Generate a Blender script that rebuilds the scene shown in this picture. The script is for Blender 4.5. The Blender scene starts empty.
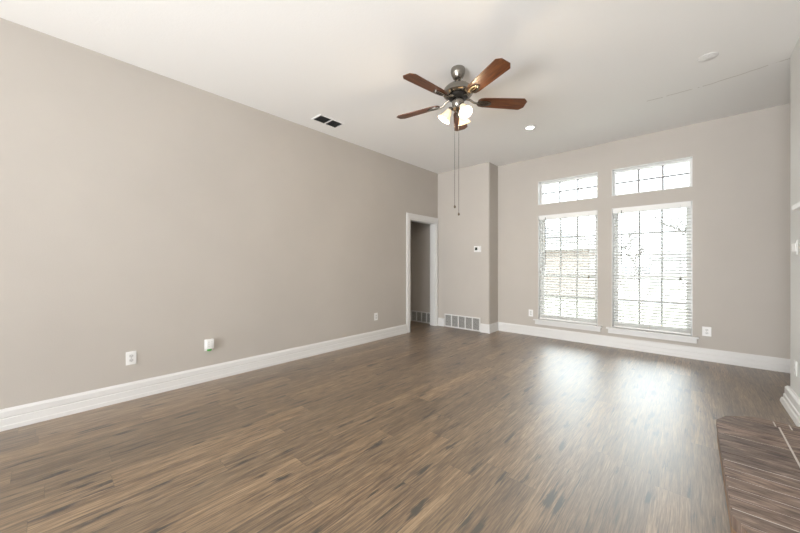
import bpy, bmesh, math, random
from mathutils import Vector, Matrix
S = bpy.context.scene
COL = S.collection
R = math.radians
random.seed(4)

# ------------------------------------------------------------------ camera
cd = bpy.data.cameras.new('camera'); cam = bpy.data.objects.new('camera', cd); COL.objects.link(cam)
cd.sensor_width = 36; cd.lens = 36*321/800; cd.shift_y = -2.3/800
cd.clip_start = 0.02; cd.clip_end = 500
cam.location = (0, 0, 1.213); cam.rotation_euler = (R(90), 0, math.atan(.9065))
S.camera = cam

# ------------------------------------------------------------------ world, lights, exposure
SKY = 4.0          # horizon luminance; an overcast sky is three times brighter at the zenith
REAR_W = 220
BOUNCE_W = 66
w = bpy.data.worlds.new('overcast_sky'); S.world = w; w.use_nodes = True
bg = w.node_tree.nodes['Background']
bg.inputs[0].default_value = (.90, .955, 1, 1); _t = w.node_tree
_tc = _t.nodes.new('ShaderNodeTexCoord'); _sx = _t.nodes.new('ShaderNodeSeparateXYZ'); _t.links.new(_tc.outputs['Generated'], _sx.inputs[0])
_mx = _t.nodes.new('ShaderNodeMath'); _mx.operation = 'MAXIMUM'; _t.links.new(_sx.outputs[2], _mx.inputs[0]); _mx.inputs[1].default_value = 0
_ma = _t.nodes.new('ShaderNodeMath'); _ma.operation = 'MULTIPLY_ADD'; _t.links.new(_mx.outputs[0], _ma.inputs[0])
_ma.inputs[1].default_value = 2*SKY; _ma.inputs[2].default_value = SKY; _t.links.new(_ma.outputs[0], bg.inputs[1])
S.view_settings.view_transform = 'Standard'; S.view_settings.look = 'None'
S.view_settings.gamma = 1; S.view_settings.use_curve_mapping = False
S.view_settings.exposure = 0.50
S.cycles.use_denoising = True

def area(name, loc, rot, sx, sy, power, col=(1, 1, 1), portal=False, spread=180):
    l = bpy.data.lights.new(name, 'AREA'); l.shape = 'RECTANGLE'; l.size = sx; l.size_y = sy
    l.energy = power; l.color = col; l.spread = R(spread)
    o = bpy.data.objects.new(name, l); COL.objects.link(o); o.location = loc; o.rotation_euler = rot
    if portal: l.cycles.is_portal = True
    return o
# sky portals in the four window openings (they only guide sampling of the sky)
for n, (x0, x1, z0, z1) in enumerate([(-1.91, -1.04, .285, 2.03), (-.86, .015, .285, 2.03), (-1.91, -1.04, 2.21, 2.6), (-.86, .015, 2.21, 2.6)]):
    area('sky_portal', ((x0+x1)/2, 5.80, (z0+z1)/2), (R(-90), 0, 0), x1-x0, z1-z0, 1, portal=True)
# fill light added far behind the camera, set in an invented rear-wall opening
area('rear_fill_light', (-1.7, -6.45, 1.25), (R(90), 0, 0), 3.2, 2.2, REAR_W, (.97, .985, 1))
# uplight added behind the camera to brighten the ceiling; stands for no known fixture
area('fill_uplight', (-.9, -3.0, .3), (R(122), 0, 0), 2.4, 1.2, BOUNCE_W, (.97, .985, 1), spread=100)

# ------------------------------------------------------------------ helpers
def props(o, label=None, cat=None, group=None, kind=None):
    for k, v in (('label', label), ('category', cat), ('group', group), ('kind', kind)):
        if v: o[k] = v
    return o

def obj(name, bm, mat, parent=None, smooth=False, loc=None, rot=None):
    me = bpy.data.meshes.new(name)
    bmesh.ops.recalc_face_normals(bm, faces=bm.faces)
    bm.to_mesh(me); bm.free()
    for m in (mat if isinstance(mat, (list, tuple)) else [mat]): me.materials.append(m)
    if smooth:
        for p in me.polygons: p.use_smooth = True
        try: me.set_sharp_from_angle(angle=R(38))
        except Exception: pass
    o = bpy.data.objects.new(name, me); COL.objects.link(o)
    if parent: o.parent = parent
    if loc: o.location = loc
    if rot: o.rotation_euler = rot
    return o

def empty(name, loc=(0, 0, 0), rot=(0, 0, 0)):
    o = bpy.data.objects.new(name, None); COL.objects.link(o); o.location = loc; o.rotation_euler = rot
    o.empty_display_size = .05
    return o

def struct(name, bm, mat, **k):
    return props(obj(name, bm, mat, **k), kind='structure')

def B(): return bmesh.new()

def box(bm, x0, x1, y0, y1, z0, z1, bev=0, mi=0, M=None):
    r = bmesh.ops.create_cube(bm, size=1)
    vs = r['verts']
    bmesh.ops.scale(bm, vec=(abs(x1-x0), abs(y1-y0), abs(z1-z0)), verts=vs)
    bmesh.ops.translate(bm, vec=((x0+x1)/2, (y0+y1)/2, (z0+z1)/2), verts=vs)
    fs = list({f for v in vs for f in v.link_faces})
    for f in fs: f.material_index = mi
    if bev:
        es = list({e for v in vs for e in v.link_edges})
        q = bmesh.ops.bevel(bm, geom=es, offset=bev, segments=2, affect='EDGES', profile=.6)
        fs = q['faces']; vs = list({v for f in q['faces'] for v in f.verts} | {v for v in vs if v.is_valid})
    if M is not None: bmesh.ops.transform(bm, matrix=M, verts=[v for v in vs if v.is_valid])
    return bm

def lathe(bm, prof, seg=28, M=None, mi=0, ang=None):
    rings = []
    for r, z in prof:
        if r < 1e-6: rings.append([bm.verts.new((0, 0, z))])
        else: rings.append([bm.verts.new((r*math.cos(2*math.pi*i/seg), r*math.sin(2*math.pi*i/seg), z)) for i in range(seg)])
    allv = [v for g in rings for v in g]
    for a, b in zip(rings, rings[1:]):
        for i in range(seg):
            j = (i+1) % seg
            if len(a) == 1 and len(b) == 1: continue
            if len(a) == 1: f = bm.faces.new((a[0], b[j], b[i]))
            elif len(b) == 1: f = bm.faces.new((a[i], a[j], b[0]))
            else: f = bm.faces.new((a[i], a[j], b[j], b[i]))
            f.material_index = mi
    if M is not None: bmesh.ops.transform(bm, matrix=M, verts=allv)
    return bm

def tube(bm, pts, rad, seg=8):
    pts = [Vector(p) for p in pts]
    rr = rad if isinstance(rad, (list, tuple)) else [rad]*len(pts)
    rings = []
    for i, p in enumerate(pts):
        d = (pts[min(i+1, len(pts)-1)] - pts[max(i-1, 0)]).normalized()
        a = d.orthogonal().normalized() if i == 0 else (rings_a - d*rings_a.dot(d)).normalized()
        rings_a = a
        b = d.cross(a)
        rings.append([bm.verts.new(p + rr[i]*(a*math.cos(2*math.pi*k/seg)+b*math.sin(2*math.pi*k/seg))) for k in range(seg)])
    for a, b in zip(rings, rings[1:]):
        for k in range(seg):
            j = (k+1) % seg; bm.faces.new((a[k], a[j], b[j], b[k]))
    bm.faces.new(rings[0]); bm.faces.new(rings[-1])
    return bm

def prism(bm, poly, z0, z1, M=None, mi=0):
    a = [bm.verts.new((x, y, z0)) for x, y in poly]; b = [bm.verts.new((x, y, z1)) for x, y in poly]
    fs = [bm.faces.new(a), bm.faces.new(b)]
    for i in range(len(poly)):
        j = (i+1) % len(poly); fs.append(bm.faces.new((a[i], a[j], b[j], b[i])))
    for f in fs: f.material_index = mi
    if M is not None: bmesh.ops.transform(bm, matrix=M, verts=a+b)
    return bm

def sweep(bm, prof, path, normal_side):
    """profile (t out from the wall, z) swept along a path of (x, y) points; mitred corners. normal_side=+1: left of travel."""
    P = [Vector(p) for p in path]; rings = []
    for i, p in enumerate(P):
        ds = []
        if i > 0: ds.append((P[i]-P[i-1]).normalized())
        if i < len(P)-1: ds.append((P[i+1]-P[i]).normalized())
        ns = [Vector((-d.y, d.x))*normal_side for d in ds]
        n = sum(ns, Vector((0, 0))).normalized(); k = 1/max(.3, n.dot(ns[0]))
        rings.append([bm.verts.new((p.x+n.x*t*k, p.y+n.y*t*k, z)) for t, z in prof])
    for a, b in zip(rings, rings[1:]):
        for k in range(len(prof)):
            j = (k+1) % len(prof); bm.faces.new((a[k], a[j], b[j], b[k]))
    bm.faces.new(rings[0]); bm.faces.new(rings[-1])
    return bm

# ------------------------------------------------------------------ materials
def mat(name, col=(.8, .8, .8), rough=.5, metal=0, spec=.5, emis=None, es=0, coat=0):
    m = bpy.data.materials.new(name); m.use_nodes = True
    p = m.node_tree.nodes['Principled BSDF']
    p.inputs['Base Color'].default_value = (*col, 1); p.inputs['Roughness'].default_value = rough
    p.inputs['Metallic'].default_value = metal; p.inputs['Specular IOR Level'].default_value = spec
    p.inputs['Coat Weight'].default_value = coat
    if emis: p.inputs['Emission Color'].default_value = (*emis, 1); p.inputs['Emission Strength'].default_value = es
    return m

class G:
    """tiny node-graph helper"""
    def __init__(s, m): s.t = m.node_tree; s.p = s.t.nodes['Principled BSDF']
    def n(s, typ, **k):
        x = s.t.nodes.new(typ)
        for a, b in k.items(): setattr(x, a, b)
        return x
    def link(s, a, b): s.t.links.new(a, b)
    def inp(s, sock, v):
        if isinstance(v, bpy.types.NodeSocket): s.link(v, sock)
        else: sock.default_value = v
    def m(s, op, a, b=0.0, c=None):
        x = s.n('ShaderNodeMath', operation=op); s.inp(x.inputs[0], a); s.inp(x.inputs[1], b)
        if c is not None: s.inp(x.inputs[2], c)
        return x.outputs[0]
    def ramp(s, v, stops):
        x = s.n('ShaderNodeValToRGB'); s.link(v, x.inputs[0]); e = x.color_ramp.elements
        while len(e) < len(stops): e.new(.5)
        for q, (p_, c_) in zip(e, stops): q.position = p_; q.color = (*c_, 1) if len(c_) == 3 else c_
        return x.outputs[0]
    def mix(s, f, a, b, mode='MIX'):
        x = s.n('ShaderNodeMix', data_type='RGBA', blend_type=mode)
        s.inp(x.inputs[0], f); s.inp(x.inputs[6], a); s.inp(x.inputs[7], b); return x.outputs[2]
    def vec(s, x, y, z):
        v = s.n('ShaderNodeCombineXYZ'); s.inp(v.inputs[0], x); s.inp(v.inputs[1], y); s.inp(v.inputs[2], z); return v.outputs[0]
    def noise(s, vec, scale, detail=3, rough=.55, dim='3D', dist=0):
        x = s.n('ShaderNodeTexNoise', noise_dimensions=dim); s.link(vec, x.inputs['Vector'])
        x.inputs['Scale'].default_value = scale; x.inputs['Detail'].default_value = detail
        x.inputs['Roughness'].default_value = rough; x.inputs['Distortion'].default_value = dist
        return x.outputs['Fac']
    def xyz(s):
        c = s.n('ShaderNodeTexCoord'); q = s.n('ShaderNodeSeparateXYZ'); s.link(c.outputs['Object'], q.inputs[0])
        return c.outputs['Object'], q.outputs
    def bump(s, h, strength, dist=.002):
        b = s.n('ShaderNodeBump'); b.inputs['Strength'].default_value = strength; b.inputs['Distance'].default_value = dist
        s.link(h, b.inputs['Height']); s.link(b.outputs[0], s.p.inputs['Normal'])

def wall_paint(name, col, bump=.25, scale=140, rough=.62):
    m = mat(name, col, rough, spec=.3); g = G(m); o, q = g.xyz()
    v = g.noise(o, 1.3, 3); c2 = tuple(x*.94 for x in col)
    g.link(g.ramp(v, [(.3, c2), (.7, col)]), g.p.inputs['Base Color'])
    g.bump(g.noise(o, scale, 2), bump, .002)
    return m

M = {}
M['wall'] = wall_paint('greige_wall_paint', (.525, .488, .445))
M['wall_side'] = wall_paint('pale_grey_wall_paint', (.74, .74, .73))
M['trim'] = mat('white_semi_gloss_trim', (.73, .725, .715), .33)
M['plastic'] = mat('white_plastic', (.82, .82, .81), .35)
M['plastic_grey'] = mat('shaded_slot_plastic', (.10, .10, .10), .5)
M['recept'] = mat('receptacle_plastic', (.66, .66, .65), .4)
M['steel'] = mat('brushed_nickel', (.30, .28, .25), .25, 1)
M['dark_metal'] = mat('dark_blackened_metal', (.03, .028, .026), .4, .6)
M['screen'] = mat('dark_lcd', (.035, .045, .04), .25)
M['green'] = mat('green_plastic', (.06, .35, .05), .4)
M['vinyl'] = mat('white_vinyl', (.78, .78, .77), .4)
M['muntin'] = mat('grey_muntin_bar', (.30, .30, .30), .5)
M['slat'] = mat('white_blind_slat', (.84, .84, .82), .45)
m = bpy.data.materials.new('translucent_white_slat'); m.use_nodes = True; t = m.node_tree; t.nodes.clear()
o_ = t.nodes.new('ShaderNodeOutputMaterial'); mx = t.nodes.new('ShaderNodeMixShader'); di = t.nodes.new('ShaderNodeBsdfDiffuse'); tl = t.nodes.new('ShaderNodeBsdfTranslucent')
di.inputs[0].default_value = (.88, .88, .865, 1); tl.inputs[0].default_value = (.88, .88, .865, 1); mx.inputs[0].default_value = .38
t.links.new(di.outputs[0], mx.inputs[1]); t.links.new(tl.outputs[0], mx.inputs[2]); t.links.new(mx.outputs[0], o_.inputs[0])
M['slat_thin'] = m
M['cord'] = mat('blind_cord', (.62, .61, .58), .7)
M['wand'] = mat('smoked_tilt_wand', (.16, .16, .16), .3)
M['tassel'] = mat('wooden_tassel', (.12, .085, .05), .5)
M['grille_dark'] = mat('dark_duct', (.05, .05, .05), .8)
M['filter'] = mat('grey_filter_cloth', (.22, .22, .21), .9)
M['grille_louver'] = mat('grey_louvre_paint', (.66, .65, .62), .5)
M['lamp_lit'] = mat('lit_lamp_diffuser', (1, 1, 1), .5, emis=(1, .96, .9), es=9)
M['bulb'] = mat('lit_bulb', (1, 1, 1), .5, emis=(1, .9, .74), es=5)
M['mortar'] = mat('pale_mortar', (.62, .57, .53), .9)

# ceiling: fine texture and the taped joint that runs towards the right wall
m = mat('ceiling_paint', (.88, .875, .86), .8, spec=.2); g = G(m); o, q = g.xyz()
jx = g.m('MULTIPLY', g.m('MAXIMUM', g.m('SUBTRACT', q[0], .15), 0.0), .19)
wob = g.m('MULTIPLY', g.m('SUBTRACT', g.noise(g.vec(q[0], 0.0, 0.0), 7, 3), .5), .045)
dy = g.m('ABSOLUTE', g.m('SUBTRACT', g.m('ADD', g.m('ADD', q[1], jx), wob), 4.45))
line = g.m('LESS_THAN', dy, .0075)
fade = g.m('MULTIPLY', g.m('GREATER_THAN', q[0], -.36), g.m('GREATER_THAN', g.noise(o, 11, 2), .40))
g.link(g.mix(g.m('MULTIPLY', g.m('MULTIPLY', line, fade), .40), (.88, .875, .86, 1), (.36, .32, .27, 1)), g.p.inputs['Base Color'])
g.bump(g.noise(o, 55, 3), .22, .004)
M['ceiling'] = m

# floor planks, running along Y
m = mat('wood_plank_flooring', rough=.36); g = G(m); o, q = g.xyz()
W_, L_ = .155, 1.22
u = g.m('DIVIDE', q[0], W_); iu = g.m('FLOOR', u)
wn = g.n('ShaderNodeTexWhiteNoise', noise_dimensions='1D'); g.link(iu, wn.inputs['W'])
v = g.m('ADD', g.m('DIVIDE', q[1], L_), wn.outputs['Value']); iv = g.m('FLOOR', v)
wn2 = g.n('ShaderNodeTexWhiteNoise', noise_dimensions='2D'); g.link(g.vec(iu, iv, 0.0), wn2.inputs['Vector'])
rnd = wn2.outputs['Value']
sr = g.n('ShaderNodeSeparateColor'); g.link(wn2.outputs['Color'], sr.inputs[0])
off = g.m('MULTIPLY', rnd, 37.0)
warp = g.m('MULTIPLY', g.m('SUBTRACT', g.noise(g.vec(g.m('MULTIPLY', q[0], 3.0), g.m('MULTIPLY', q[1], 1.6), off), 1.6, 2), .5), .014)
gx = g.m('ADD', q[0], warp)
grain = g.noise(g.vec(g.m('MULTIPLY', gx, 95.0), g.m('MULTIPLY', q[1], 4.5), off), 1, 5, .7)
band = g.noise(g.vec(g.m('MULTIPLY', gx, 17.0), g.m('MULTIPLY', q[1], 1.0), off), 1, 3, .55)
fine = g.noise(g.vec(g.m('MULTIPLY', gx, 260.0), g.m('MULTIPLY', q[1], 9.0), off), 1, 2, .5)
t = g.m('ADD', g.m('MULTIPLY', grain, .48), g.m('ADD', g.m('MULTIPLY', band, .22), g.m('MULTIPLY', fine, .30)))
base = g.ramp(t, [(.36, (.028, .015, .006)), (.45, (.112, .067, .032)), (.54, (.235, .155, .084)), (.66, (.42, .300, .182))])
tone = g.ramp(sr.outputs[1], [(0, (.70, .68, .66)), (.5, (.95, .95, .94)), (1, (1.22, 1.20, 1.17))])
base = g.mix(1.0, base, tone, 'MULTIPLY')
# knots: stretched voronoi cells, only in some of the cells
vor = g.n('ShaderNodeTexVoronoi', feature='F1', voronoi_dimensions='2D'); vor.inputs['Scale'].default_value = 1
kw = g.m('MULTIPLY', g.m('SUBTRACT', g.noise(g.vec(g.m('MULTIPLY', q[0], 30.0), g.m('MULTIPLY', q[1], 11.0), 0.0), 1, 3), .5), .42)
g.link(g.vec(g.m('ADD', g.m('MULTIPLY', q[0], 13.0), kw), g.m('MULTIPLY_ADD', q[1], 2.5, off), 0.0), vor.inputs['Vector'])
pick = g.n('ShaderNodeSeparateColor'); g.link(vor.outputs['Color'], pick.inputs[0])
sz = g.m('MULTIPLY', g.m('GREATER_THAN', pick.outputs[0], .56), g.m('MULTIPLY_ADD', pick.outputs[1], .20, .06))
kn = g.n('ShaderNodeMapRange'); kd = g.m('ADD', g.m('SUBTRACT', vor.outputs['Distance'], sz), g.m('MULTIPLY', g.m('SUBTRACT', grain, .5), 1.1))
kd = g.m('ADD', kd, g.m('MULTIPLY', g.m('SUBTRACT', g.noise(g.vec(g.m('MULTIPLY', q[0], 24.0), g.m('MULTIPLY', q[1], 8.0), off), 1, 2), .5), .5)); g.link(kd, kn.inputs[0])
kn.inputs[1].default_value = -.12; kn.inputs[2].default_value = .04; kn.inputs[3].default_value = 1; kn.inputs[4].default_value = 0
streak = g.noise(g.vec(g.m('MULTIPLY', gx, 110.0), g.m('MULTIPLY', q[1], 2.4), g.m('ADD', off, 9.0)), 1, 3, .6)
sm = g.n('ShaderNodeMapRange'); g.link(streak, sm.inputs[0]); sm.inputs[1].default_value = .60; sm.inputs[2].default_value = .68
base = g.mix(g.m('MULTIPLY', sm.outputs[0], .75), base, (.05, .030, .018, 1))
base = g.mix(g.m('MULTIPLY', kn.outputs[0], .96), base, (.008, .005, .003, 1))
# seams
fu = g.m('FRACT', u); fv = g.m('FRACT', v)
eu = g.m('MULTIPLY', g.m('MINIMUM', fu, g.m('SUBTRACT', 1.0, fu)), W_)
ev = g.m('MULTIPLY', g.m('MINIMUM', fv, g.m('SUBTRACT', 1.0, fv)), L_)
seam = g.m('LESS_THAN', g.m('MINIMUM', eu, ev), .0012)
base = g.mix(g.m('MULTIPLY', seam, .6), base, (.03, .02, .013, 1))
g.link(base, g.p.inputs['Base Color'])
g.link(g.m('MULTIPLY_ADD', grain, .14, .34), g.p.inputs['Roughness'])
g.p.inputs['Specular IOR Level'].default_value = .65; g.p.inputs['Coat Weight'].default_value = 1; g.p.inputs['Coat Roughness'].default_value = .48; g.p.inputs['Coat IOR'].default_value = 1.75
h = g.m('SUBTRACT', g.m('ADD', g.m('MULTIPLY', grain, .5), g.m('MULTIPLY', fine, .5)), g.m('MULTIPLY', seam, 1.5))
g.bump(h, .25, .001)
M['floor'] = m

def blade_wood():
    m = mat('cherry_blade_wood', rough=.34); g = G(m); o, q = g.xyz()
    n = g.noise(g.vec(g.m('MULTIPLY', q[0], 5.0), g.m('MULTIPLY', q[1], 85.0), q[2]), 1, 4, .6)
    g.link(g.ramp(n, [(.3, (.035, .011, .004)), (.5, (.10, .032, .010)), (.7, (.18, .062, .019))]), g.p.inputs['Base Color'])
    return m
M['blade'] = blade_wood()

def hearth_brick():
    m = mat('weathered_brown_hearth_brick', rough=.62); g = G(m); o, q = g.xyz()
    geo = g.n('ShaderNodeNewGeometry')
    n = g.noise(g.vec(g.m('MULTIPLY', q[0], 7.0), g.m('MULTIPLY', q[1], 34.0), q[2]), 1, 5, .65, dist=.6)
    c = g.ramp(n, [(.30, (.05, .035, .03)), (.46, (.16, .115, .094)), (.58, (.25, .188, .156)), (.72, (.42, .34, .29))])
    tone = g.ramp(geo.outputs['Random Per Island'], [(0, (.68, .66, .66)), (.5, (.95, .93, .9)), (1, (1.2, 1.15, 1.1))])
    c = g.mix(1.0, c, tone, 'MULTIPLY')
    g.link(c, g.p.inputs['Base Color']); g.bump(g.noise(o, 60, 4), .5, .004)
    return m
M['brick'] = hearth_brick()

def glass():
    m = bpy.data.materials.new('window_glass'); m.use_nodes = True; t = m.node_tree; t.nodes.clear()
    out = t.nodes.new('ShaderNodeOutputMaterial'); mx = t.nodes.new('ShaderNodeMixShader')
    tr = t.nodes.new('ShaderNodeBsdfTransparent'); gl = t.nodes.new('ShaderNodeBsdfGlossy'); gl.inputs['Roughness'].default_value = .02
    fr = t.nodes.new('ShaderNodeFresnel'); fr.inputs[0].default_value = 1.45
    t.links.new(fr.outputs[0], mx.inputs[0]); t.links.new(tr.outputs[0], mx.inputs[1]); t.links.new(gl.outputs[0], mx.inputs[2])
    tr.inputs[0].default_value = (.96, .98, .97, 1)
    t.links.new(mx.outputs[0], out.inputs[0]); return m
M['glass'] = glass()

def frosted():
    m = bpy.data.materials.new('frosted_lamp_glass'); m.use_nodes = True; t = m.node_tree; t.nodes.clear()
    out = t.nodes.new('ShaderNodeOutputMaterial'); mx = t.nodes.new('ShaderNodeMixShader'); ad = t.nodes.new('ShaderNodeAddShader')
    di = t.nodes.new('ShaderNodeBsdfDiffuse'); tl = t.nodes.new('ShaderNodeBsdfTranslucent'); em = t.nodes.new('ShaderNodeEmission')
    di.inputs[0].default_value = (.9, .87, .8, 1); tl.inputs[0].default_value = (.42, .35, .25, 1)
    em.inputs[0].default_value = (1, .84, .60, 1); em.inputs[1].default_value = .18
    mx.inputs[0].default_value = .6
    t.links.new(di.outputs[0], mx.inputs[1]); t.links.new(tl.outputs[0], mx.inputs[2])
    t.links.new(mx.outputs[0], ad.inputs[0]); t.links.new(em.outputs[0], ad.inputs[1]); t.links.new(ad.outputs[0], out.inputs[0]); return m
M['frosted'] = frosted()

def noisy(name, a, b, scale, rough=.85, sx=1, sy=1, sz=1):
    m = mat(name, rough=rough, spec=.2); g = G(m); o, q = g.xyz()
    n = g.noise(g.vec(g.m('MULTIPLY', q[0], float(sx)), g.m('MULTIPLY', q[1], float(sy)), g.m('MULTIPLY', q[2], float(sz))), scale, 4, .6)
    g.link(g.ramp(n, [(.35, a), (.65, b)]), g.p.inputs['Base Color']); return m
M['grass'] = noisy('winter_lawn', (.23, .235, .19), (.30, .30, .25), 2.5)
M['concrete'] = noisy('pale_concrete', (.44, .435, .43), (.49, .48, .47), 3)
M['asphalt'] = noisy('grey_street', (.24, .24, .24), (.28, .28, .28), 3)
M['roof'] = noisy('grey_shingles', (.10, .10, .105), (.16, .16, .165), 6, sz=3)
M['far_roof'] = noisy('far_grey_shingles', (.15, .15, .16), (.20, .20, .21), 4)
M['siding'] = mat('pale_siding', (.24, .24, .245), .8)
M['fascia'] = mat('white_fascia', (.6, .6, .6), .6)
M['fence'] = noisy('blue_grey_fence_boards', (.075, .085, .105), (.12, .13, .15), 4)
M['bark'] = noisy('grey_bark', (.06, .055, .05), (.11, .10, .09), 9)
M['dark_pane'] = mat('dark_house_pane', (.08, .09, .10), .1)
def house_brick():
    m = mat('pinkish_house_brick', rough=.9); g = G(m); o, q = g.xyz()
    b = g.n('ShaderNodeTexBrick'); g.link(g.vec(q[0], q[2], q[1]), b.inputs['Vector'])
    b.inputs['Color1'].default_value = (.27, .215, .19, 1); b.inputs['Color2'].default_value = (.22, .175, .155, 1); b.inputs['Mortar'].default_value = (.32, .30, .29, 1)
    b.inputs['Scale'].default_value = 1; b.inputs['Brick Width'].default_value = .21; b.inputs['Row Height'].default_value = .075; b.inputs['Mortar Size'].default_value = .006
    g.link(b.outputs[0], g.p.inputs['Base Color']); return m
M['house_brick'] = house_brick()

# ------------------------------------------------------------------ room shell
YP = 5.225
XL, XR, YB, YF, H = -3.725, .635, 5.575, -6.5, 3.008
bm = B(); box(bm, -4.6, 2.0, -6.7, 5.775, -.1, 0); struct('floor', bm, M['floor'])
bm = B(); box(bm, -4.6, 2.0, -6.7, 5.775, H, H+.1); struct('ceiling', bm, M['ceiling'])

def pierced(bm, axis, a0, a1, t0, t1, z0, z1, holes):
    """wall along axis ('x' or 'y') from a0..a1, thickness t0..t1, with rectangular holes (a0,a1,z0,z1)"""
    A = sorted({a0, a1, *[h[0] for h in holes], *[h[1] for h in holes]})
    Z = sorted({z0, z1, *[h[2] for h in holes], *[h[3] for h in holes]})
    inh = lambda i, j: any(h[0] <= (A[i]+A[i+1])/2 <= h[1] and h[2] <= (Z[j]+Z[j+1])/2 <= h[3] for h in holes)
    solid = lambda i, j: 0 <= i < len(A)-1 and 0 <= j < len(Z)-1 and not inh(i, j)
    P = (lambda a, t, z: (a, t, z)) if axis == 'x' else (lambda a, t, z: (t, a, z))
    vc = {}
    def V(a, t, z):
        k = (round(a, 5), round(t, 5), round(z, 5))
        if k not in vc: vc[k] = bm.verts.new(P(a, t, z))
        return vc[k]
    for i in range(len(A)-1):
        for j in range(len(Z)-1):
            if not solid(i, j): continue
            x0, x1, y0, y1 = A[i], A[i+1], Z[j], Z[j+1]
            for t in (t0, t1): bm.faces.new([V(x0, t, y0), V(x1, t, y0), V(x1, t, y1), V(x0, t, y1)])
            if not solid(i-1, j): bm.faces.new([V(x0, t0, y0), V(x0, t1, y0), V(x0, t1, y1), V(x0, t0, y1)])
            if not solid(i+1, j): bm.faces.new([V(x1, t0, y0), V(x1, t1, y0), V(x1, t1, y1), V(x1, t0, y1)])
            if not solid(i, j-1): bm.faces.new([V(x0, t0, y0), V(x1, t0, y0), V(x1, t1, y0), V(x0, t1, y0)])
            if not solid(i, j+1): bm.faces.new([V(x0, t0, y1), V(x1, t0, y1), V(x1, t1, y1), V(x0, t1, y1)])
    return bm

WINS = [(-1.91, -1.04, .285, 2.03), (-.86, .015, .285, 2.03), (-1.91, -1.04, 2.21, 2.60), (-.86, .015, 2.21, 2.60)]
struct('wall_back', pierced(B(), 'x', -2.66, 2.0, YB, YB+.2, 0, H, WINS), M['wall'])
DY0, DY1, DZ = 4.370, 5.155, 2.025
struct('wall_left', pierced(B(), 'y', -6.7, YP, XL-.12, XL, 0, H, [(DY0, DY1, 0, DZ)]), M['wall'])
# the closet-like projection in the far left corner, with a rounded outside corner
bm = B(); r_ = .03
poly = [(XL, 5.775), (XL, YP)] + [(-2.627-r_+r_*math.cos(a), YP+r_+r_*math.sin(a)) for a in [R(-90+15*i) for i in range(7)]] + [(-2.627, 5.775)]
prism(bm, poly, 0, H); struct('wall_far_left', bm, M['wall'], smooth=True)
bm = B(); r_ = .02
poly = [(2.0, 4.33)] + [(XR+r_+r_*math.cos(a), 4.33-r_+r_*math.sin(a)) for a in [R(90+15*i) for i in range(7)]] + [(XR, -6.7), (2.0, -6.7)]
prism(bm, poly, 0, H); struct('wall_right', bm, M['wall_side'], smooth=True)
bm = B(); box(bm, 1.45, 2.0, 4.33, 5.575, 0, H); struct('wall_nook', bm, M['wall'])
struct('wall_rear', pierced(B(), 'x', XL, .635, YF-.2, YF, 0, H, [(-3.3, -.1, .15, 2.35)]), M['wall'])  # opening added to hold the rear fill light
# hallway behind the doorway
M['hall'] = M['wall']
bm = B(); box(bm, -4.6, XL-.12, 5.24, 5.775, 0, H); struct('wall_hall_end', bm, M['hall'])
bm = B(); box(bm, -4.6, -4.42, 2.6, 5.24, 0, H); struct('wall_hall_side', bm, M['hall'])
bm = B(); box(bm, -4.42, XL-.12, 2.6, 2.75, 0, H); struct('wall_hall_near', bm, M['hall'])
bm = B(); box(bm, -4.42, XL-.12, 2.75, 5.24, 2.42, 2.5); struct('ceiling_hall', bm, M['ceiling'])

# baseboards
PB = [(0, 0), (.020, 0), (.020, .030), (.017, .036), (.016, .083), (.0125, .087), (.0125, .090), (.016, .094), (.015, .135), (.006, .155), (0, .155)]
struct('baseboard_left', sweep(B(), PB, [(XL, YF), (XL, DY0-.105)], -1), M['trim'])
struct('baseboard_left_corner', sweep(B(), PB, [(XL, YP), (-3.562, YP)], -1), M['trim'])
struct('baseboard_far_left', sweep(B(), PB, [(-2.785, YP), (-2.627, YP), (-2.627, 5.575)], -1), M['trim'])
struct('baseboard_back', sweep(B(), PB, [(-2.627, YB), (1.45, YB)], -1), M['trim'])
PR = [(0, 0), (.050, 0), (.050, .012), (.043, .040), (.033, .046), (.033, .075), (.026, .082), (.026, .140), (.012, .155), (0, .155)]
struct('baseboard_right', sweep(B(), PR, [(1.45, 4.33), (XR, 4.33), (XR, YF)], -1), M['trim'])

# door casing and jamb on the left wall
bm = B()
CP = [(.0, .0), (.0, .012), (.02, .020), (.07, .020), (.085, .014), (.1, .012), (.1, .0)]   # (across from the opening, out of the wall)
def casing(bm):
    rings = []
    for (y, z, sy, sz) in ((DY0, 0, -1, 0), (DY0, DZ, -1, 1), (DY1, DZ, 1, 1), (DY1, 0, 1, 0)):
        wmax = .066 if sy > 0 else .1
        rings.append([bm.verts.new((XL+t, y+sy*a*wmax/.1, z+sz*a)) for a, t in CP])
    for a, b in zip(rings, rings[1:]):
        for k in range(len(CP)):
            j = (k+1) % len(CP); bm.faces.new((a[k], a[j], b[j], b[k]))
    bm.faces.new(rings[0]); bm.faces.new(rings[-1])
casing(bm); struct('trim_1', bm, M['trim'])
bm = B()
box(bm, XL-.125, XL+.001, DY0-.001, DY0+.018, 0, DZ); box(bm, XL-.125, XL+.001, DY1-.018, DY1+.001, 0, DZ)
box(bm, XL-.125, XL+.001, DY0, DY1, DZ-.018, DZ+.001)
struct('trim_2', bm, M['trim'])

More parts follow.
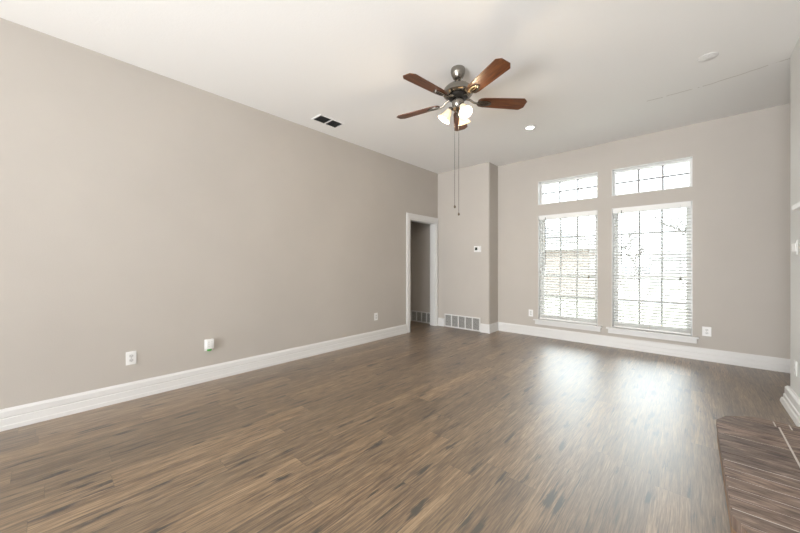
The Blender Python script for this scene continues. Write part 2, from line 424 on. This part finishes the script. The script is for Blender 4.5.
# ------------------------------------------------------------------ windows
def window(n, x0, x1, z0, z1, kind):
    root = props(empty('window_%d' % n, ((x0+x1)/2, YB+.15, z0)), kind='structure')
    cx, cy, cz = (x0+x1)/2, YB+.15, z0; W = (x1-x0)/2; Hh = z1-z0
    fy0, fy1 = -.05, .045
    def fr(bm, a0, a1, b0, b1, t, y0, y1):
        box(bm, a0, a0+t, y0, y1, b0, b1); box(bm, a1-t, a1, y0, y1, b0, b1)
        box(bm, a0+t, a1-t, y0, y1, b0, b0+t); box(bm, a0+t, a1-t, y0, y1, b1-t, b1)
    # painted reveal liner: thin white boards on the sides and head of the opening
    bm = B(); t = .006
    box(bm, -W, -W+t, -.148, fy0, 0, Hh); box(bm, W-t, W, -.148, fy0, 0, Hh); box(bm, -W+t, W-t, -.148, fy0, Hh-t, Hh)
    if kind == 'transom': box(bm, -W+t, W-t, -.148, fy0, 0, t)
    obj('reveal', bm, M['trim'], root)
    bm = B(); fr(bm, -W, W, 0, Hh, .032, fy0, fy1); obj('window_frame', bm, M['vinyl'], root)
    if kind == 'transom':
        bm = B(); gw = .0125
        for k in (1, 2):
            x = -W+.032+(2*W-.064)*k/3; box(bm, x-gw, x+gw, -.012, .0, .032, Hh-.032)
        box(bm, -W+.032, W-.032, -.0125, .0005, Hh/2-gw+.012, Hh/2+gw+.012)
        obj('muntin_grid', bm, M['muntin'], root)
        bm = B(); box(bm, -W+.03, W-.03, .003, .007, .03, Hh-.03); obj('glass_pane', bm, M['glass'], root)
    else:
        rz = 1.03-z0
        for nm, a, b, yo in (('lower_sash', .032, rz+.022, -.018), ('upper_sash', rz-.022, Hh-.032, .014)):
            bm = B(); X = W-.032; t = .030
            fr(bm, -X, X, a, b, t, yo-.014, yo+.014)
            sash = obj(nm, bm, M['vinyl'], root)
            bm = B(); gw = .0115
            for k in (1, 2):
                x = -X+t+(2*X-2*t)*k/3; box(bm, x-gw, x+gw, yo-.006, yo+.002, a+t, b-t)
            rows = 2 if nm == 'lower_sash' else 3
            for k in range(1, rows):
                z = a+t+(b-a-2*t)*k/rows; box(bm, -X+t, X-t, yo-.0065, yo+.0025, z-gw, z+gw)
            obj('muntin_grid', bm, M['muntin'], sash)
            bm = B(); box(bm, -X+t-.002, X-t+.002, yo+.003, yo+.007, a+t-.002, b-t+.002); obj('glass_pane', bm, M['glass'], sash)
        # stool and apron
        bm = B(); box(bm, -W-.066, W+.062, -.205, -.15, -.018, .004, bev=.005); box(bm, -W, W, -.15, fy0, -.0178, .004); obj('window_sill', bm, M['trim'], root)
        bm = B(); box(bm, -W-.045, W+.040, -.170, -.150, -.083, -.018, bev=.004); obj('apron', bm, M['trim'], root)
    return root
for n, wdat in enumerate(WINS): window(n+1, *wdat, 'transom' if n > 1 else 'main')

def blind(x0, x1, z0, z1, label, tilt_deg):
    y = YB+.045
    root = props(empty('window_blind', ((x0+x1)/2, y, z0+.004)), label, 'window blind', 'white slatted window blinds')
    W = (x1-x0)/2-.012; Hh = z1-z0-.004
    bm = B(); box(bm, -W, W, -.030, .030, Hh-.058, Hh-.008, bev=.003); box(bm, -W, W, -.040, -.032, Hh-.072, Hh-.006, bev=.002)
    obj('head_rail', bm, M['slat'], root)
    bm = B(); Ws = W-.004; pitch = .0425; n = 0; z = Hh-.09
    tilt = R(tilt_deg)
    zs = []
    while z > .075: zs.append(z); z -= pitch
    zs += [.062, .054, .046, .038]          # spare slats resting on the bottom rail
    for z in zs:
        prev = None
        c = []
        for k in range(5):
            a = -1+k*.5; yy = a*.0195; zz = z+.0018*(1-a*a)-math.sin(tilt)*yy*1.0
            c.append((yy, zz))
        a = [bm.verts.new((-Ws, yy, zz)) for yy, zz in c]; b = [bm.verts.new((Ws, yy, zz)) for yy, zz in c]
        a2 = [bm.verts.new((-Ws, yy, zz-.0025)) for yy, zz in c]; b2 = [bm.verts.new((Ws, yy, zz-.0025)) for yy, zz in c]
        for k in range(4):
            bm.faces.new((a[k], b[k], b[k+1], a[k+1])); bm.faces.new((a2[k], a2[k+1], b2[k+1], b2[k]))
            bm.faces.new((a[k], a[k+1], a2[k+1], a2[k])); bm.faces.new((b[k], b2[k], b2[k+1], b[k+1]))
        for k in (0, 4): bm.faces.new((a[k], a2[k], b2[k], b[k]))
    obj('slats', bm, M['slat_thin'], root)
    bm = B(); box(bm, -Ws, Ws, -.026, .026, .006, .030, bev=.004); obj('bottom_rail', bm, M['slat'], root)
    for fx in (-.72, 0, .72):
        bm = B()
        for yy in (-.027, .027): box(bm, fx*W-.0011, fx*W+.0011, yy-.0008, yy+.0008, .02, Hh-.05)
        obj('ladder_cord', bm, M['cord'], root)
    bm = B(); tube(bm, [(-W+.105, -.048, Hh-.04), (-W+.105, -.050, Hh-.45), (-W+.105, -.050, 1.19-z0)], .0045); obj('tilt_wand', bm, M['wand'], root)
    bm = B(); tube(bm, [(W-.105, -.047, Hh-.04), (W-.105, -.047, 1.04-z0)], .0016); pc = obj('pull_cord', bm, M['cord'], root)
    bm = B(); lathe(bm, [(0, .035), (.004, .034), (.010, .005), (.011, 0), (.008, -.004), (0, -.004)], 14, Matrix.Translation((W-.105, -.047, 1.0-z0))); obj('tassel', bm, M['tassel'], pc, smooth=True)
    return root
blind(*WINS[0], 'white slatted window blind lowered in the left window, in front of the brick house', -27)
blind(*WINS[1], 'white slatted window blind lowered in the right window, in front of the lawn', -23)

# ------------------------------------------------------------------ ceiling fan
def fan(cx, cy):
    root = props(empty('ceiling_fan', (cx, cy, H)), 'brushed nickel ceiling fan with five cherry wood blades and three lit glass shades', 'ceiling fan')
    def L(name, prof, m_, parent=root, seg=36):
        return obj(name, lathe(B(), prof, seg), m_, parent, smooth=True)
    L('canopy', [(0, 0), (.062, 0), (.066, -.012), (.066, -.030), (.060, -.055), (.045, -.085), (.032, -.100), (.018, -.104), (0, -.104)], M['steel'])
    L('downrod', [(0, -.10), (.013, -.10), (.013, -.135), (.02, -.138), (.022, -.150), (0, -.150)], M['steel'])
    L('motor_housing', [(0, -.145), (.03, -.146), (.07, -.152), (.105, -.166), (.128, -.188), (.137, -.212), (.137, -.232), (.130, -.240), (.112, -.246), (.095, -.250), (0, -.252)], M['steel'])
    L('flywheel', [(0, -.25), (.088, -.251), (.088, -.272), (.075, -.280), (0, -.28)], M['dark_metal'])
    L('switch_housing', [(0, -.279), (.05, -.28), (.056, -.29), (.054, -.335), (.046, -.352), (.052, -.358), (.052, -.372), (.035, -.385), (.012, -.392), (0, -.398)], M['steel'])
    for k in range(5):
        a = R(-25+72*k)
        Mz = Matrix.Rotation(a, 4, 'Z') @ Matrix.Translation((0, 0, -.300)) @ Matrix.Rotation(R(-12), 4, 'X')
        # outline of a blade, local +x outward
        half = [(.185, .030), (.205, .050), (.24, .058), (.42, .066), (.604, .073), (.640, .040)]
        poly = [(x, -y) for x, y in half] + [(x, y) for x, y in reversed(half)]
        bm = B(); prism(bm, poly, -.0035, .0035)
        bl = obj('blade', bm, M['blade'], root); bl.matrix_local = Mz
        # bracket: arm from the flywheel to an oval open plate under the blade
        bm = B()
        tube(bm, [(.080, 0, .030), (.115, 0, .022), (.15, 0, -.006), (.185, 0, -.011)], [.011, .010, .010, .009], 10)
        nn = 28
        for ring in ((.245, .066, .034, .044, .018),):
            cxr, ra, rb, ia, ib = ring
            vo = []
            for zz in (-.0045, -.0125):
                vo.append([bm.verts.new((cxr+ra*math.cos(2*math.pi*i/nn), rb*math.sin(2*math.pi*i/nn), zz)) for i in range(nn)])
                vo.append([bm.verts.new((cxr+ia*math.cos(2*math.pi*i/nn), ib*math.sin(2*math.pi*i/nn), zz)) for i in range(nn)])
            for i in range(nn):
                j = (i+1) % nn
                bm.faces.new((vo[0][i], vo[0][j], vo[1][j], vo[1][i])); bm.faces.new((vo[2][i], vo[2][j], vo[3][j], vo[3][i]))
                bm.faces.new((vo[0][i], vo[0][j], vo[2][j], vo[2][i])); bm.faces.new((vo[1][i], vo[1][j], vo[3][j], vo[3][i]))
        box(bm, .20, .292, -.006, .006, -.012, -.0042)
        for sx in (.195, .295): lathe(bm, [(0, -.017), (.006, -.016), (.007, -.0125), (0, -.0125)], 10, Matrix.Translation((sx, 0, 0)))
        br = obj('blade_bracket', bm, M['steel'], bl, smooth=True)
    for k in range(3):
        a = R([-27, 95, 213][k])
        tilt = R(34)
        # socket arm
        d = Vector((math.cos(a), math.sin(a), 0))
        p0 = Vector((0, 0, -.352)); p1 = p0 + d*.048 + Vector((0, 0, .004)); p2 = p0 + d*.066 + Vector((0, 0, -.010))
        bm = B(); tube(bm, [p0+d*.03, p1, p2], .009, 10)
        Mt = Matrix.Translation(p2) @ Matrix.Rotation(a, 4, 'Z') @ Matrix.Rotation(-tilt, 4, 'Y') @ Matrix.Scale(.92, 4)
        lathe(bm, [(0, .012), (.018, .010), (.024, 0), (.026, -.022), (0, -.022)], 22, Mt)
        arm = obj('lamp_holder', bm, M['steel'], root, smooth=True)
        prof = [(.026, -.015), (.030, -.030), (.036, -.055), (.044, -.085), (.056, -.112), (.066, -.124), (.0645, -.1255), (.054, -.114), (.042, -.086), (.034, -.056), (.028, -.031), (.024, -.016)]
        sh = obj('lamp_shade', lathe(B(), prof, 30, Mt), M['frosted'], root, smooth=True)
        bu = obj('bulb', lathe(B(), [(0, -.022), (.012, -.024), (.014, -.04), (.026, -.066), (.028, -.082), (.020, -.098), (0, -.106)], 20, Mt), M['bulb'], sh, smooth=True)
        l = bpy.data.lights.new('fan_bulb_light', 'POINT'); l.energy = 8; l.color = (1, .80, .55); l.shadow_soft_size = .03
        lo = bpy.data.objects.new('fan_bulb_light', l); COL.objects.link(lo)
        lo.location = Vector((cx, cy, H)) + (Mt @ Vector((0, 0, -.125)))
    # camera-right and camera-forward directions only decide where the two chains leave the switch housing
    for (dx, dy, z_end) in ((-.022, -.020, 1.740), (.006, .004, 1.672)):
        bm = B(); tube(bm, [(dx, dy, -.385), (dx, dy, z_end-H+.01)], .0017, 6)
        ch = obj('pull_chain', bm, M['dark_metal'], root)
        bm = B(); lathe(bm, [(0, .016), (.004, .014), (.0095, .002), (.0095, -.004), (.005, -.012), (0, -.013)], 14, Matrix.Translation((dx, dy, z_end-H))); obj('chain_knob', bm, M['tassel'], ch, smooth=True)
    return root
fan(-1.587, 2.544)

# ------------------------------------------------------------------ ceiling fittings
root = props(empty('recessed_light', (-1.566, 4.266, H)), 'small round recessed ceiling light, switched on', 'ceiling light')
bm = B(); lathe(bm, [(.048, -.001), (.050, -.009), (.070, -.007), (.078, -.002), (.078, 0), (.048, 0)], 36); obj('trim_ring', bm, M['plastic'], root, smooth=True)
bm = B(); lathe(bm, [(0, -.004), (.048, -.004), (.049, -.001), (0, -.0005)], 36); obj('diffuser', bm, M['lamp_lit'], root, smooth=True)
l = bpy.data.lights.new('recessed_lamp_light', 'SPOT'); l.energy = 30; l.color = (1, .93, .82); l.spot_size = R(120); l.spot_blend = .8; l.shadow_soft_size = .05
lo = bpy.data.objects.new('recessed_lamp_light', l); COL.objects.link(lo); lo.location = (-1.566, 4.266, H-.015)

root = props(empty('ceiling_cover', (.109, 3.854, H)), 'round white cover plate on the ceiling towards the right wall', 'ceiling cover')
bm = B(); lathe(bm, [(0, -.009), (.044, -.009), (.047, -.007), (.049, -.008), (.066, -.004), (.068, 0), (0, 0)], 40); obj('rim', bm, M['trim'], root, smooth=True)
bm = B()
for a in range(8): box(bm, .012, .046, -.0025, .0025, -.0108, -.0088, M=Matrix.Rotation(R(45*a), 4, 'Z'))
lathe(bm, [(0, -.012), (.010, -.0115), (.012, -.0088), (0, -.0088)], 20); obj('centre_ribs', bm, M['trim'], root)

root = props(empty('ceiling_vent', (-3.377, 2.384, H)), 'dark rectangular ceiling air vent with two louvred halves', 'air vent')
bm = B(); X, Y, t = .083, .163, .018
box(bm, -X-t, -X, -Y-t, Y+t, -.008, 0, bev=.002); box(bm, X, X+t, -Y-t, Y+t, -.008, 0, bev=.002)
box(bm, -X, X, -Y-t, -Y, -.008, 0, bev=.002); box(bm, -X, X, Y, Y+t, -.008, 0, bev=.002); box(bm, -X, X, -.008, .008, -.008, 0)
obj('vent_frame', bm, M['ceiling'], root)
bm = B(); box(bm, -X, X, -Y, Y, -.0012, 0); obj('backing', bm, M['grille_dark'], root)
bm = B()
for k in range(9):
    x = -X+.018*k+.012
    for y0, y1 in ((-Y, -.008), (.008, Y)):
        box(bm, -.006, .006, y0+.001, y1-.001, -.0006, .0006, M=Matrix.Translation((x, 0, -.0062)) @ Matrix.Rotation(R(40), 4, 'Y'))
obj('louvre', bm, mat('dark_grey_louvre', (.10, .10, .095), .5), root)

# ------------------------------------------------------------------ return air grilles at floor level
def grille(loc, W, Hh, n, label, rot=0):
    root = props(empty('floor_grille', loc, (0, 0, rot)), label, 'air grille', 'white return air grilles at floor level')
    t = .020; cw = (W-t)/n
    bm = B(); box(bm, 0, W, -.014, 0, 0, t, bev=.003); box(bm, 0, W, -.014, 0, Hh-t, Hh, bev=.003)
    for k in range(n+1): box(bm, k*cw, k*cw+t, -.0135, 0, t, Hh-t)
    obj('grille_frame', bm, M['trim'], root)
    bm = B(); box(bm, t*.5, W-t*.5, -.002, -.0002, t*.5, Hh-t*.5); obj('backing', bm, M['filter'], root)
    bm = B(); nz = 13
    for k in range(n):
        for j in range(nz):
            z = t+(Hh-2*t)*(j+.5)/nz
            box(bm, k*cw+t, (k+1)*cw, -.005, .005, -.0007, .0007, M=Matrix.Translation((0, -.0072, z)) @ Matrix.Rotation(R(-38), 4, 'X'))
    obj('louvre', bm, M['grille_louver'], root)
    return root
grille((-3.556, YP-.0001, .006), .765, .246, 5, 'white return air grille at the foot of the projecting corner wall, right of the doorway')
grille((-4.418, 5.2399, .006), .555, .226, 4, 'white return air grille inside the dark doorway, at the foot of the hall wall')

# ------------------------------------------------------------------ outlets, switch, thermostat
def outlet(loc, rot, label, plug=False, cat='wall outlet', w_=.074, h_=.118):
    root = props(empty('wall_outlet', loc, (0, 0, rot)), label, cat, 'white duplex wall outlets')
    bm = B(); box(bm, -w_/2, w_/2, -.006, 0, -h_/2, h_/2, bev=.0025); obj('face_plate', bm, M['plastic'], root)
    for s in (-1, 1):
        bm = B(); cz = s*.0195
        poly = [(.0165*math.cos(a), .0145*math.sin(a)) for a in [2*math.pi*i/20 for i in range(20)]]
        prism(bm, poly, 0, .0085, Matrix.Translation((0, 0, cz)) @ Matrix.Rotation(R(90), 4, 'X'))
        rc = obj('receptacle', bm, M['recept'], root)
        bm = B()
        for sx in (-.0062, .0062): box(bm, sx-.0011, sx+.0011, -.0088, -.0084, cz-.002, cz+.006)
        box(bm, -.002, .002, -.0088, -.0084, cz-.0085, cz-.005)
        obj('slot', bm, M['plastic_grey'], rc)
    bm = B(); lathe(bm, [(0, .0075), (.0028, .0072), (.0032, .006), (0, .006)], 10, Matrix.Rotation(R(90), 4, 'X')); obj('screw', bm, M['steel'], root)
    return root
outlet((XL, .514, .371), R(90), 'white wall outlet on the left wall nearest the camera, with nothing plugged in')
outlet((XL, 1.136, .374), R(90), 'white wall outlet on the left wall behind the plug-in air freshener')
outlet((XL, 3.536, .377), R(90), 'white wall outlet on the left wall closest to the doorway')
outlet((-2.03, YB, .378), 0, 'white wall outlet on the window wall left of the left window')
outlet((.147, YB, .368), 0, 'white wall outlet on the window wall right of the right window', w_=.085)
outlet((XR, 4.11, .365), R(-90), 'white wall outlet low on the right wall beneath the switch plate')

fr = props(empty('air_freshener', (XL+.0085, 1.142, .378), (0, 0, R(90))), 'white plug-in air freshener with a green underside on the left wall', 'air freshener')
bm = B(); box(bm, -.036, .036, -.036, 0, -.042, .058, bev=.008); obj('housing', bm, M['plastic'], fr, smooth=True)
bm = B()
for sx in (-.014, .014):
    for k in range(3): box(bm, sx-.006, sx+.006, -.0372, -.0355, -.020+k*.022, -.008+k*.022, bev=.0008)
obj('vent_slots', bm, M['recept'], fr)
bm = B(); lathe(bm, [(0, 0), (.021, 0), (.023, -.010), (.018, -.020), (0, -.021)], 20, Matrix.Translation((-.004, -.019, -.0425)) @ Matrix.Diagonal((1, .7, 1, 1))); obj('refill_bottle', bm, M['green'], fr, smooth=True)

sw = props(empty('light_switch', (XR, 4.135, 1.350), (0, 0, R(-90))), 'white light switch plate with three rockers on the right wall below the mantel height', 'light switch')
bm = B(); box(bm, -.083, .083, -.006, 0, -.060, .060, bev=.0025); obj('switch_plate', bm, M['recept'], sw)
for k in (-1, 0, 1):
    bm = B(); box(bm, k*.046-.017, k*.046+.017, -.0105, -.005, -.034, .034, bev=.002, M=Matrix.Rotation(R(2), 4, 'X')); obj('rocker', bm, M['plastic'], sw)

th = props(empty('thermostat', (-2.850, YP, 1.486)), 'white wall thermostat with a small dark screen on the projecting corner wall', 'thermostat')
bm = B(); box(bm, -.070, .070, -.006, 0, -.055, .055, bev=.003); obj('back_plate', bm, M['plastic'], th)
bm = B(); box(bm, -.060, .060, -.026, -.006, -.046, .046, bev=.006); obj('housing', bm, M['plastic'], th, smooth=True)
bm = B(); box(bm, -.040, .012, -.0275, -.0255, -.022, .030, bev=.001); obj('screen', bm, M['screen'], th)
bm = B()
for k in range(2): box(bm, .028, .044, -.0285, -.0255, -.012+k*.022, .002+k*.022, bev=.0015)
obj('button', bm, M['recept'], th)

# ------------------------------------------------------------------ mantel shelf and hearth
mt = props(empty('mantel_shelf', (XR, 2.56, 1.5)), 'white wooden mantel shelf on the right wall above the brick hearth', 'mantel shelf')
bm = B(); box(bm, -.150, 0, -.69, .69, .060, .092, bev=.004); obj('shelf_board', bm, M['trim'], mt)
bm = B()
mp = [(0, -.03), (.03, -.03), (.045, -.005), (.075, .012), (.090, .035), (.115, .045), (.115, .0595), (0, .0595)]
a = [bm.verts.new((-t_, -.65, z)) for t_, z in mp]; b = [bm.verts.new((-t_, .65, z)) for t_, z in mp]
bm.faces.new(a); bm.faces.new(b)
for k in range(len(mp)): bm.faces.new((a[k], a[(k+1) % len(mp)], b[(k+1) % len(mp)], b[k]))
obj('crown_moulding', bm, M['trim'], mt)

HX0, HX1, HY0, HY1, HZ = .13, XR, 1.76, 3.365, .132
def clip_poly(poly, a, b, c):
    """keep the part of poly with a*x+b*y<=c"""
    out = []
    for i in range(len(poly)):
        p, q_ = poly[i], poly[(i+1) % len(poly)]; fp = a*p[0]+b*p[1]-c; fq = a*q_[0]+b*q_[1]-c
        if fp <= 0: out.append(p)
        if (fp < 0 < fq) or (fq < 0 < fp):
            s = fp/(fp-fq); out.append((p[0]+(q_[0]-p[0])*s, p[1]+(q_[1]-p[1])*s))
    return out
def hearth_clip(p, ins=0.0):
    # chamfered outer corners of the hearth
    for sgn, yc in ((1, HY1), (-1, HY0)):
        for (x1, y1, x2, y2) in ((.325, 0, .185, -.105), (.185, -.105, HX0, -.235)):
            ax, ay, bx, by = x1, yc+sgn*y1, x2, yc+sgn*y2
            nx, ny = (by-ay), -(bx-ax); l_ = math.hypot(nx, ny); nx /= l_; ny /= l_
            mid = (.5, (HY0+HY1)/2)
            if nx*mid[0]+ny*mid[1] > nx*ax+ny*ay: nx, ny = -nx, -ny
            p = clip_poly(p, nx, ny, nx*ax+ny*ay-ins)
            if len(p) < 3: return None
    return p
he = props(empty('brick_hearth', (HX0, 2.56, 0)), 'low raised brick hearth with chamfered corners and pale mortar lines, at the right edge', 'hearth')
def rel(p): return [(x-HX0, y-2.56) for x, y in p]
bm = B(); prism(bm, rel(hearth_clip([(HX0+.006, HY0+.006), (HX1, HY0+.006), (HX1, HY1-.006), (HX0+.006, HY1-.006)], .006)), 0, HZ-.0020)
obj('mortar_bed', bm, M['mortar'], he)
rng = random.Random(7)
def brick(bm, x0, x1, y0, y1, z0, z1):
    p = hearth_clip([(x0, y0), (x1, y0), (x1, y1), (x0, y1)])
    if not p: return
    area_ = abs(sum(p[i][0]*p[(i+1) % len(p)][1]-p[(i+1) % len(p)][0]*p[i][1] for i in range(len(p))))/2
    if area_ < 2e-4: return
    z1 += rng.uniform(-.0006, .0006)
    n0 = len(bm.verts); prism(bm, rel(p), z0, z1)
top = B(); jm = .0075
y = HY0
rng = random.Random(5); rows = []
while y < HY1-.105: rows.append((y, min(y+.0885, HY1-.100))); y += .0885+rng.choice([.004, .006, .009])
for i, (a0, a1) in enumerate(rows):
    j1 = HX0+.298
    g0 = jm if i % 3 else jm
    brick(top, HX0, j1, a0, a1, HZ-.055, HZ)
    brick(top, j1+.010, HX1, a0, a1, HZ-.055, HZ)
x = HX0
for w_ in (.285, .062, .062, .062, .05):
    x1 = min(x+w_, HX1)
    if x1-x > .02: brick(top, x, x1, HY1-.094, HY1, HZ-.055, HZ)
    x += w_+.008
obj('hearth_top', top, M['brick'], he)
M['side_brick'] = noisy('tan_side_brick', (.20, .125, .075), (.38, .27, .185), 9, .8, sz=4)
side = B()
# stretcher course around the visible faces
path = [(.64, HY0), (.325, HY0), (.185, HY0+.105), (HX0, HY0+.235)]
path += [(HX0, HY1-.235), (.185, HY1-.105), (.325, HY1), (.64, HY1)]
for (a, b) in zip(path, path[1:]):
    A, Bq = Vector((a[0]-HX0, a[1]-2.56)), Vector((b[0]-HX0, b[1]-2.56)); d = (Bq-A); L0 = d.length; d.normalize()
    nrm = Vector((d.y, -d.x))
    if nrm.dot(A-Vector((.4, 0))) < 0: nrm = -nrm
    n = max(1, round(L0/.205)); bl = L0/n
    for k in range(n):
        s0, s1 = k*bl+.003, (k+1)*bl-.003
        P0, P1 = A+d*s0, A+d*s1
        q_ = [P0-nrm*.004, P1-nrm*.004, P1-nrm*.05, P0-nrm*.05]
        if (k == n-1 or k == 0) and L0 > .5: pass
        prism(side, [(v.x, v.y) for v in q_], 0, HZ-.062)
obj('hearth_side', side, M['side_brick'], he)

# ------------------------------------------------------------------ outdoors
GZ = -.30
bm = B(); box(bm, -60, 60, 5.78, 140, GZ-.2, GZ); struct('ground', bm, M['grass'])
bm = B(); box(bm, -2.9, 40, 15.6, 22.5, GZ-.1, GZ+.02); struct('driveway', bm, M['concrete'])
bm = B(); box(bm, -60, 60, 29, 38, GZ-.1, GZ+.015); struct('street', bm, M['asphalt'])

nh = props(empty('neighbour_house', (-3.3, 16, GZ)), 'single-storey pinkish brick house with grey hip roof seen through the left window', 'house')
bm = B(); box(bm, -12, 0, 0, 9, 0, 2.38); obj('house_wall', bm, M['house_brick'], nh)
bm = B(); e0, e1 = 2.34, 4.15
V = [bm.verts.new(p) for p in ((-12.3, -.4, e0), (.35, -.4, e0), (.35, 9.4, e0), (-12.3, 9.4, e0), (-8, 4.5, e1), (-3.9, 4.5, e1))]
for f in ((0, 1, 5, 4), (1, 2, 5), (2, 3, 4, 5), (3, 0, 4), (0, 3, 2, 1)): bm.faces.new([V[i] for i in f])
obj('house_roof', bm, M['roof'], nh)
bm = B(); box(bm, -12.3, .37, -.44, -.40, e0-.16, e0+.03); box(bm, .35, .39, -.44, 9.4, e0-.16, e0+.03); obj('fascia', bm, M['fascia'], nh)

fh = props(empty('house_across_street', (2.6, 57, GZ)), 'pale low house across the street seen through the right window', 'house')
bm = B(); box(bm, -7, 15, 0, 9, 0, 2.5); obj('house_wall', bm, M['siding'], fh)
bm = B(); V = [bm.verts.new(p) for p in ((-7.5, -.6, 2.45), (15.5, -.6, 2.45), (15.5, 9.6, 2.45), (-7.5, 9.6, 2.45), (-4, 4.5, 3.7), (11, 4.5, 3.7))]
for f in ((0, 1, 5, 4), (1, 2, 5), (2, 3, 4, 5), (3, 0, 4), (0, 3, 2, 1)): bm.faces.new([V[i] for i in f])
obj('house_roof', bm, M['far_roof'], fh)
for x0, x1, nm in ((-3.5, -.6, 'garage_door'), (3, 4.6, 'house_window'), (7, 8.2, 'house_door')):
    bm = B(); box(bm, x0, x1, -.06, 0, .1 if nm != 'house_window' else .9, 2.1); obj(nm, bm, M['dark_pane'] if nm == 'house_window' else M['fascia'], fh)

fc = props(empty('board_fence', (-4.0, 42, GZ)), 'low blue-grey horizontal board fence across the street', 'fence')
bm = B()
for k in range(4): box(bm, -2.3, .9, 0, .04, .12+k*.30, .34+k*.30)
obj('fence_boards', bm, M['fence'], fc)
for k in range(3):
    bm = B(); box(bm, -2.3+k*1.5, -2.2+k*1.5, .04, .14, 0, 1.3); obj('fence_post', bm, M['fence'], fc)

def tree(loc, height, seed, label, spread=.55, r0=.16):
    rr = random.Random(seed); bm = B()
    def grow(p, d, L, r, lev):
        pts = [p]; n = 4; dd = d.copy()
        for i in range(n):
            dd = (dd + Vector((rr.uniform(-1, 1), rr.uniform(-1, 1), rr.uniform(-.3, .6)))*.13).normalized()
            pts.append(pts[-1]+dd*L/n)
        tube(bm, pts, [r*(1-.45*i/n) for i in range(n+1)], 6 if lev < 2 else 4)
        if lev >= 4: return
        for k in range(4 if lev == 0 else 3):
            az = rr.uniform(0, 2*math.pi); side = Vector((math.cos(az), math.sin(az), .15))
            nd = (dd*rr.uniform(.55, .9) + side*spread*rr.uniform(.8, 1.5)).normalized()
            grow(pts[rr.choice([2, 3, 4]) if lev else rr.choice([3, 4])], nd, L*rr.uniform(.6, .82), r*.58, lev+1)
    grow(Vector((0, 0, -.05)), Vector((0, 0, 1)), height*.30, r0, 0)
    o = obj('bare_tree', bm, M['bark'], loc=loc)
    return props(o, label, 'tree', 'bare winter trees outside')
tree((-3.64, 36, GZ), 6.4, 3, 'bare winter tree by the fence, seen in the left half of the right window', .6, .22)
tree((.30, 25, GZ), 7.6, 11, 'bare winter tree with spreading branches, seen at the right side of the right window', .7, .14)
